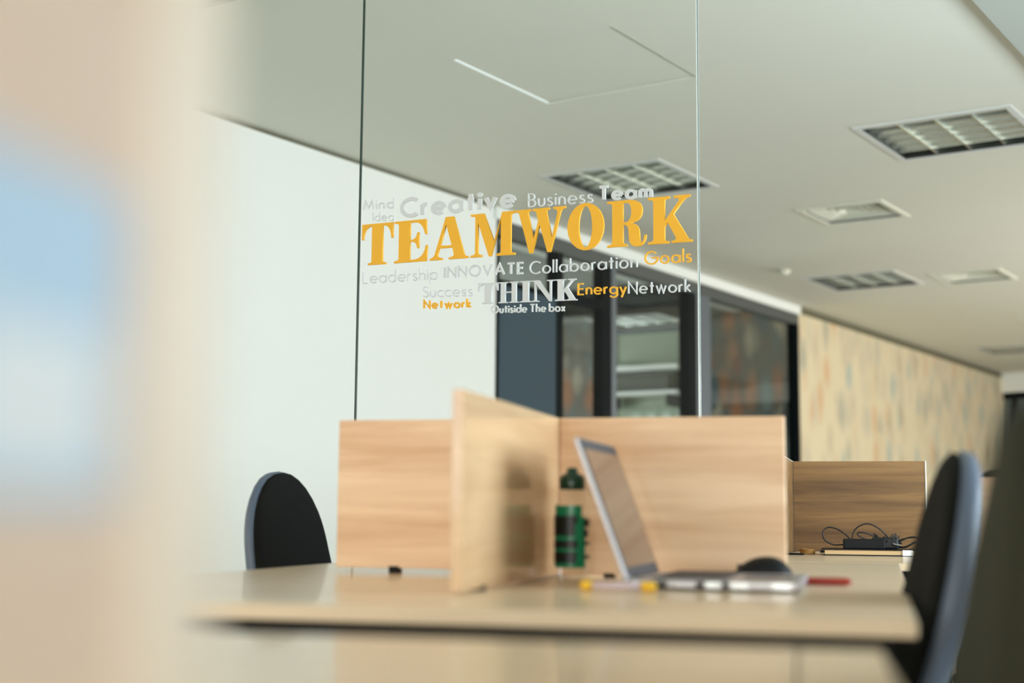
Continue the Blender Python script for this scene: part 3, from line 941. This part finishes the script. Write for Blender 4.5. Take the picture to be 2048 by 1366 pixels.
new_obj('reflection_strip', bbox(-.0105, .0115, .2635, .3095, .0035, .35, .002, 2), M['cream_strip'], scr0)  # cream strip paints the bright reflection along the screen's end
card = tag(empty('note_card', QP(-0.1990, 0.20, 0.868), D_ROT), 'very blurred pale blue card fixed on the screen at the left edge', 'card')
new_obj('card_sheet', B((0, .0012, 0, .137, 0, .082)), M['card_blue'], card)
new_obj('painted_light_patch', B((.0012, .0015, .070, .130, .006, .042)), M['card_white'], card)  # flat pale patch paints the lighter, lit lower right of the card

# ------------------------------------------------------------------ office chairs
def make_chair(label, loc, rot, olive=False, low=0.0, lean=13):
    """faces local +y; the backrest stands at -y"""
    r = tag(empty('office_chair', loc, rot), label, 'chair', 'black office chairs')
    # backrest outline: rounded top, wider at the base
    def half(t):   # t 0 bottom .. 1 top
        w = 0.215 - 0.060 * t
        if t > 0.62:
            k = (t - 0.62) / 0.38
            w *= math.sqrt(max(0.0, 1 - k ** 2.4))
        if t < 0.12:
            w *= math.sqrt(1 - ((0.12 - t) / 0.12) ** 2 * 0.55)
        return w
    H = 0.50; zb = 0.475 - low
    tilt = rad(lean)

    def loft(grow, y_front, y_rear, bulge_f, bulge_r, name, m, rim):
        bm = bmesh.new()
        nT, nS = 26, 14
        def outline():
            pts = []
            for i in range(nT + 1):
                t = i / nT; t = t if t < .8 else .8 + .2 * math.sin((t - .8) / .2 * PI / 2)
                pts.append((half(t) + (grow if i < nT else 0), t * H + (grow if t > .5 else -grow * .5)))
            right = pts; left = [(-x, z) for x, z in reversed(pts)]
            return right + left
        ol = outline()
        c = (0, H * .47)
        rings = []
        prof = [(0.0, y_front + bulge_f), (0.35, y_front + bulge_f * .92), (0.65, y_front + bulge_f * .70), (0.86, y_front + bulge_f * .36), (0.96, y_front + bulge_f * .08), (1.0, y_front - rim),
                (1.0, y_rear + rim), (0.965, y_rear - bulge_r * .08), (0.86, y_rear - bulge_r * .36), (0.6, y_rear - bulge_r * .75), (0.3, y_rear - bulge_r * .95), (0.0, y_rear - bulge_r)]
        for s_, y in prof:
            ring = []
            if s_ == 0.0:
                ring = None
                vv = (c[0], y, c[1])
                rings.append(vv)
                continue
            for x, z in ol:
                X, Z = c[0] + (x - c[0]) * s_, c[1] + (z - c[1]) * s_
                yc = y + 0.018 * (X / .2) ** 2   # wraps round the sitter
                yc += -0.03 * math.sin(PI * min(1, max(0, Z / H))) * 0.8
                ring.append((X, yc, Z))
            rings.append(ring)
        def T(p):
            x, y, z = p
            y2 = y * math.cos(tilt) - z * math.sin(tilt)
            z2 = y * math.sin(tilt) + z * math.cos(tilt)
            return (x, y2 - 0.20, z2 + zb)
        vr = []
        for g_ in rings:
            if isinstance(g_, tuple):
                yy = g_[1] - 0.024
                vr.append([bm.verts.new(T((g_[0], yy, g_[2])))])
            else:
                vr.append([bm.verts.new(T(p)) for p in g_])
        n = len(ol)
        for a, b in zip(vr, vr[1:]):
            for i in range(n):
                j = (i + 1) % n
                if len(a) == 1:
                    bm.faces.new((a[0], b[i], b[j]))
                elif len(b) == 1:
                    bm.faces.new((a[i], b[0], a[j]))
                else:
                    bm.faces.new((a[i], b[i], b[j], a[j]))
        bmesh.ops.remove_doubles(bm, verts=list(bm.verts), dist=0.0004)
        bmesh.ops.recalc_face_normals(bm, faces=list(bm.faces))
        return new_obj(name, bm, m, r, smooth=True)
    loft(0.0, 0.022, 0.002, 0.009, 0.0, 'backrest', M['shell_olive'] if olive else M['black_fabric'], 0.006)
    loft(0.006, 0.008, -0.018, 0.0, 0.008, 'back_shell', M['shell_olive'] if olive else M['shell'], 0.006)
    # seat
    bm = bmesh.new()
    n = 32
    prof = [(0.0, .445), (.55, .452), (.85, .45), (.96, .44), (1.0, .42), (.99, .40), (.93, .39), (0.0, .388)]
    vr = []
    for s_, z in prof:
        if s_ == 0:
            vr.append([bm.verts.new((0, .06, z - low))]); continue
        ring = []
        for i in range(n):
            a = 2 * PI * i / n
            ca, sa = math.cos(a), math.sin(a)
            k = (abs(ca) ** 4 + abs(sa) ** 4) ** (-.25)
            ring.append(bm.verts.new((.235 * s_ * ca * k, .06 + .225 * s_ * sa * k, z - low + (-.015 * s_ if sa > .7 else 0))))
        vr.append(ring)
    for a, b in zip(vr, vr[1:]):
        for i in range(n):
            j = (i + 1) % n
            if len(a) == 1: bm.faces.new((a[0], b[i], b[j]))
            elif len(b) == 1: bm.faces.new((a[i], b[0], a[j]))
            else: bm.faces.new((a[i], b[i], b[j], a[j]))
    bmesh.ops.recalc_face_normals(bm, faces=list(bm.faces))
    new_obj('seat', bm, M['black_fabric'], r, smooth=True)
    new_obj('back_support', tube([(0, .02, .385 - low), (0, -.12, .375 - low), (0, -.235, .42 - low), (0, -.262, .52 - low), (0, -.29, .62 - low)], [.022, .022, .022, .020, .016], 10), M['black_plastic'], r, smooth=True)
    new_obj('column', lathe([(.03, .10), (.03, .26), (.018, .26), (.018, .385 - low)], 16, c=(0, .03, 0)), M['black_metal'], r)
    for k in range(5):
        a = 2 * PI * k / 5 + .3
        lg = new_obj('base_leg', tube([(0, .03, .115), (.15 * math.cos(a), .03 + .15 * math.sin(a), .10), (.28 * math.cos(a), .03 + .28 * math.sin(a), .075)], [.024, .020, .014], 8), M['black_plastic'], r)
        cb = lathe([(.018, -.012), (.027, -.010), (.027, .010), (.018, .012)], 14)
        bmesh.ops.rotate(cb, verts=list(cb.verts), cent=(0, 0, 0), matrix=Matrix.Rotation(PI / 2, 3, 'X'))
        bmesh.ops.translate(cb, verts=list(cb.verts), vec=(.28 * math.cos(a), .03 + .28 * math.sin(a), .027))
        new_obj('caster', cb, M['black_plastic'], lg)
    return r


# rotation: local +y must point along the facing direction
def face(dx, dy):
    return math.atan2(-dx, dy)


qd = QP(1, 0); pd = QP(0, 1)
fl = (qd * 1.0 + pd * (-0.10)).normalized()
chL = make_chair('black office chair behind the left side of the desk, against the white wall', QP(-1.17, 3.28, 0), face(fl.x, fl.y))
fr_ = (qd * -1.0 + pd * (-0.09)).normalized()
chR = make_chair('black office chair at the right end of the laptop desk, slate-blue rim lit', QP(-0.228, 2.10, 0), face(fr_.x, fr_.y), lean=16)
chF = make_chair('very blurred olive-dark chair back filling the lower right corner', QP(-0.212, 0.98, 0), face(-qd.x, -qd.y), olive=True, low=.025)
chB = copy_tree(chL, QP(0.60, 5.50, 0), face(pd.x, pd.y), 'distant black chair in front of the far orange screen')
chC = make_chair('distant black chair whose top shows over the far orange screen', QP(0.62, 8.05, 0), face(-pd.x, -pd.y), low=-0.17)

# ------------------------------------------------------------------ things on the near bench
DZ = .7502
# laptop: local x towards the user (open side to the right), y along its width, hinge at x=0
lp = tag(empty('laptop', QP(-0.392, 2.215, DZ), D_ROT), 'open silver laptop seen from its side, screen leaning back to the left', 'laptop')
LW, LD = 0.310, 0.262
new_obj('base', bbox(0, LD, 0, LW, .002, .017, .004, 3), M['laptop_silver'], lp, smooth=False)
new_obj('keyboard_deck', bbox(.03, .15, .02, LW - .02, .0172, .0182, .0003, 1), M['laptop_dark'], lp)
kd = None
bm = bmesh.new()
for i in range(6):
    for j in range(15):
        x = .036 + i * .0185; y = .026 + j * .0190
        box(bm, x, x + .0155, y, y + .016, .0183, .0195)
k_ = new_obj('keys', bm, M['key'], lp); k_['kind'] = 'stuff'
new_obj('touchpad', B((.165, .245, LW / 2 - .055, LW / 2 + .055, .0168, .0175)), M['laptop_dark'], lp)
for y0, mm, a, b in ((-.0006, 'black_plastic', .105, .118), (-.0006, 'port_light', .122, .140), (-.0006, 'black_plastic', .146, .156), (-.0006, 'port_light', .160, .186),
                     (-.0006, 'port_light', .222, .250), (-.0006, 'black_plastic', .03, .06)):
    new_obj('port', B((a, b, y0, .001, .005, .0135)), M[mm], lp)
for x in (.02, LD - .03):
    for y in (.02, LW - .03):
        new_obj('rubber_foot', B((x, x + .012, y, y + .012, 0, .003)), M['black_plastic'], lp)
lid = bpy.data.objects.new('lid', None); COL.objects.link(lid); lid.parent = lp
lid.location = (.0, 0, .014); lid.rotation_euler = (0, rad(-20), 0)
HL = 0.240
new_obj('lid_shell', bbox(-.008, 0, 0, LW, 0, HL, .002, 2), M['laptop_silver'], lid)
new_obj('bezel', B((.0001, .0012, .003, LW - .003, .004, HL - .003)), M['laptop_dark'], lid)
new_obj('display', B((.0012, .0018, .010, LW - .010, .020, HL - .020)), M['screen'], lid)
new_obj('hinge', tube([(.003, .05, .014), (.003, LW - .05, .014)], .006, 10), M['laptop_dark'], lp)

# mouse
def blob(prof_fn, nx, ny):
    bm = bmesh.new(); vs = []
    for i in range(nx + 1):
        row = []
        for j in range(ny + 1):
            row.append(bm.verts.new(prof_fn(i / nx, j / ny)))
        vs.append(row)
    for i in range(nx):
        for j in range(ny):
            bm.faces.new((vs[i][j], vs[i + 1][j], vs[i + 1][j + 1], vs[i][j + 1]))
    bmesh.ops.remove_doubles(bm, verts=list(bm.verts), dist=1e-5)
    bmesh.ops.recalc_face_normals(bm, faces=list(bm.faces))
    return bm


def mouse_fn(a, b):
    x = -.058 + .116 * (0.5 - 0.5 * math.cos(PI * a))
    t = a
    w = .034 * math.sqrt(max(0, math.sin(PI * (0.5 - 0.5 * math.cos(PI * a))))) if 0 < a < 1 else 0
    w = .034 * (max(0, 1 - abs((x) / .058) ** 3)) ** .5
    hh = .045 * (max(0, 1 - abs((x - .010) / (.068 if x < .010 else .048)) ** 2.2)) ** .7
    th = PI * b
    return (x, w * math.cos(th), hh * math.sin(th) ** .8 if 0 < b < 1 else 0)


ms = tag(empty('computer_mouse', QP(-0.213, 2.566, DZ), D_ROT), 'black computer mouse resting behind the laptop base', 'mouse')
new_obj('body', blob(mouse_fn, 20, 14), M['black_plastic'], ms, smooth=True)
new_obj('scroll_wheel', B((-.045, -.030, -.003, .003, .012, .0305)), M['laptop_dark'], ms)

# dark notebook behind the laptop
nb = tag(empty('notebook', QP(-0.335, 2.575, DZ), D_ROT), 'closed dark brown notebook lying by the oak screen', 'notebook')
new_obj('cover', bbox(0, .115, -.012, .022, 0, .016, .0015, 1), M['brown_cover'], nb)
# red pen
rp_ = tag(empty('red_pen', QP(-0.145, 2.475, DZ), D_ROT), 'red lacquered pen case right of the mouse', 'pen')
new_obj('barrel', tube([(0, 0, .007), (.004, 0, .007), (.010, 0, .007), (.075, 0, .007), (.084, 0, .007), (.088, 0, .007)], [.002, .005, .0068, .0068, .005, .002], 12), M['red'], rp_, smooth=True)
# yellow tipped marker
mk = tag(empty('marker_pen', QP(-0.455, 2.150, DZ), D_ROT), 'translucent marker with yellow ends by the laptop hinge', 'marker')
new_obj('barrel', tube([(.018, 0, .008), (.095, 0, .008)], .006, 12), M['lilac'], mk, smooth=True)
new_obj('cap', tube([(0, 0, .008), (.003, 0, .008), (.018, 0, .008)], [.005, .0078, .0078], 12), M['yellow'], mk, smooth=True)
new_obj('cap', tube([(.095, 0, .008), (.113, 0, .008), (.117, 0, .008)], [.0078, .0078, .005], 12), M['yellow'], mk, smooth=True)

# bottle
bt = tag(empty('water_bottle', QP(-0.545, 2.50, DZ), D_ROT), 'clear bottle with green and black print and a dark green cap', 'bottle')
new_obj('body', lathe([(.001, .001), (.029, .001), (.031, .006), (.031, .125), (.030, .138), (.024, .152), (.021, .160), (.021, .166)], 32, cap=False), M['clear'], bt, smooth=True)
new_obj('base_disc', lathe([(.028, .0), (.029, .004), (.020, .007)], 28), M['clear'], bt, smooth=True)
new_obj('cap', lathe([(.0225, .160), (.0235, .164), (.0235, .178), (.020, .186), (.011, .190), (.010, .197), (.007, .200)], 28), M['cap_green'], bt, smooth=True)


def part_cyl(r, z0, z1, a0, a1, n=14, th=.0006):
    bm = bmesh.new(); rows = []
    for i in range(n + 1):
        a = rad(a0 + (a1 - a0) * i / n)
        rows.append([bm.verts.new((rr * math.cos(a), rr * math.sin(a), z)) for rr, z in ((r, z0), (r, z1), (r + th, z1), (r + th, z0))])
    for a, b in zip(rows, rows[1:]):
        for k in range(4):
            bm.faces.new((a[k], b[k], b[(k + 1) % 4], a[(k + 1) % 4]))
    bm.faces.new(rows[0]); bm.faces.new(list(reversed(rows[-1])))
    return bm


new_obj('label_band', part_cyl(.0313, .022, .112, 160, 330, 24), M['sleeve_green'], bt, smooth=False)
new_obj('label_band', part_cyl(.0313, .112, .132, 210, 315, 14), M['sleeve_green'], bt, smooth=False)
for z0, z1, a0, a1 in ((.100, .114, 170, 300), (.078, .100, 175, 292), (.056, .070, 165, 300), (.030, .050, 170, 296),
                       (.094, .108, 322, 358), (.062, .068, 322, 358), (.038, .044, 322, 358), (.076, .090, 322, 345)):
    new_obj('label_print', part_cyl(.0320, z0, z1, a0, a1, 14), M['sleeve_black'], bt)

# ------------------------------------------------------------------ things on the second bench
nt_ = tag(empty('notebook', QP(-0.185, 4.43, DZ), D_ROT), 'black covered notebook with tan page edges under the power adapter', 'notebook')
new_obj('page_block', B((.004, .268, .003, .17, .0035, .0165)), M['pages'], nt_)
new_obj('cover', B((0, .270, 0, .175, 0, .0035), (-.008, .270, 0, .175, .0165, .0195), ), M['black_plastic'], nt_)
new_obj('clip', B((.232, .262, -.0012, .001, .002, .0185)), M['port_light'], nt_)
ad = tag(empty('power_adapter', QP(-0.128, 4.50, DZ + .0196), D_ROT), 'black laptop power adapter with looping cables on the notebook', 'adapter')
new_obj('brick', bbox(0, .125, -.02, .03, 0, .030, .003, 2), M['black_plastic'], ad)
bm = bmesh.new()
for k in range(26):
    x0 = .10 + random.random() * .065
    a = random.random() * 6.28
    tube([(x0, random.uniform(-.02, .02), random.uniform(.004, .03)), (x0 + .02 * math.cos(a), random.uniform(-.02, .03), random.uniform(.010, .048))], .0022, 5, bm)
tn = new_obj('cable_tangle', bm, M['cable'], ad)
box_bm = bbox(.085, .165, -.015, .025, 0, .036, .006, 2)
new_obj('cable_bundle', box_bm, M['cable'], ad)


def cable(name, ctrl, r=.0022):
    return new_obj(name, tube(spline(ctrl, 10), r, 8), M['cable'], ad, smooth=True)


cable('cable', [(.0, 0, .012), (-.03, -.005, .012), (-.055, -.01, .026), (-.060, -.005, .050), (-.045, 0, .064), (-.020, 0, .060), (.005, .0, .045), (.022, 0, .028)])
cable('cable', [(.040, 0, .012), (.028, -.012, .030), (.034, -.012, .055), (.055, -.01, .072), (.078, -.008, .076), (.105, -.005, .064), (.125, 0, .046), (.135, 0, .034)])
cable('cable', [(.075, .0, .026), (.050, -.01, .038), (.044, -.012, .048), (.062, -.01, .050), (.09, 0, .040), (.11, 0, .034)])
cable('cable', [(.150, 0, .010), (.175, -.01, .028), (.205, -.012, .038), (.232, -.012, .030), (.240, -.012, .010), (.235, -.014, .002)])
cable('cable', [(.150, 0, .006), (.185, -.014, .008), (.215, -.016, .022), (.245, -.014, .018), (.262, -.01, .004)], .003)
cable('cable', [(.145, 0, .020), (.19, .01, .034), (.235, .012, .034), (.270, .01, .014), (.28, .01, .001)])
new_obj('plug', tube([(.148, -.018, .016), (.170, -.022, .011)], .0035, 8), M['metal'], ad)
# coil and thin black stylus
co = tag(empty('cord_coil', QP(-0.235, 4.47, DZ), D_ROT), 'small amber brown cord coil left of the notebook', 'cord')
pts = [(.021 * math.cos(k * .4) * (1 + .08 * math.sin(k * 1.3)), .021 * math.sin(k * .4), .003 + .00021 * k) for k in range(70)]
new_obj('loop', tube(pts, .0022, 6), M['bronze'], co, smooth=True)
st = tag(new_obj('stylus', tube([(-.03, 0, .003), (.03, 0, .003), (.036, 0, .003)], [.003, .003, .001], 8), M['black_plastic'], loc=QP(-0.275, 4.42, DZ), rot=(0, 0, D_ROT), smooth=True),
         'thin black stylus lying left of the cord coil', 'stylus')
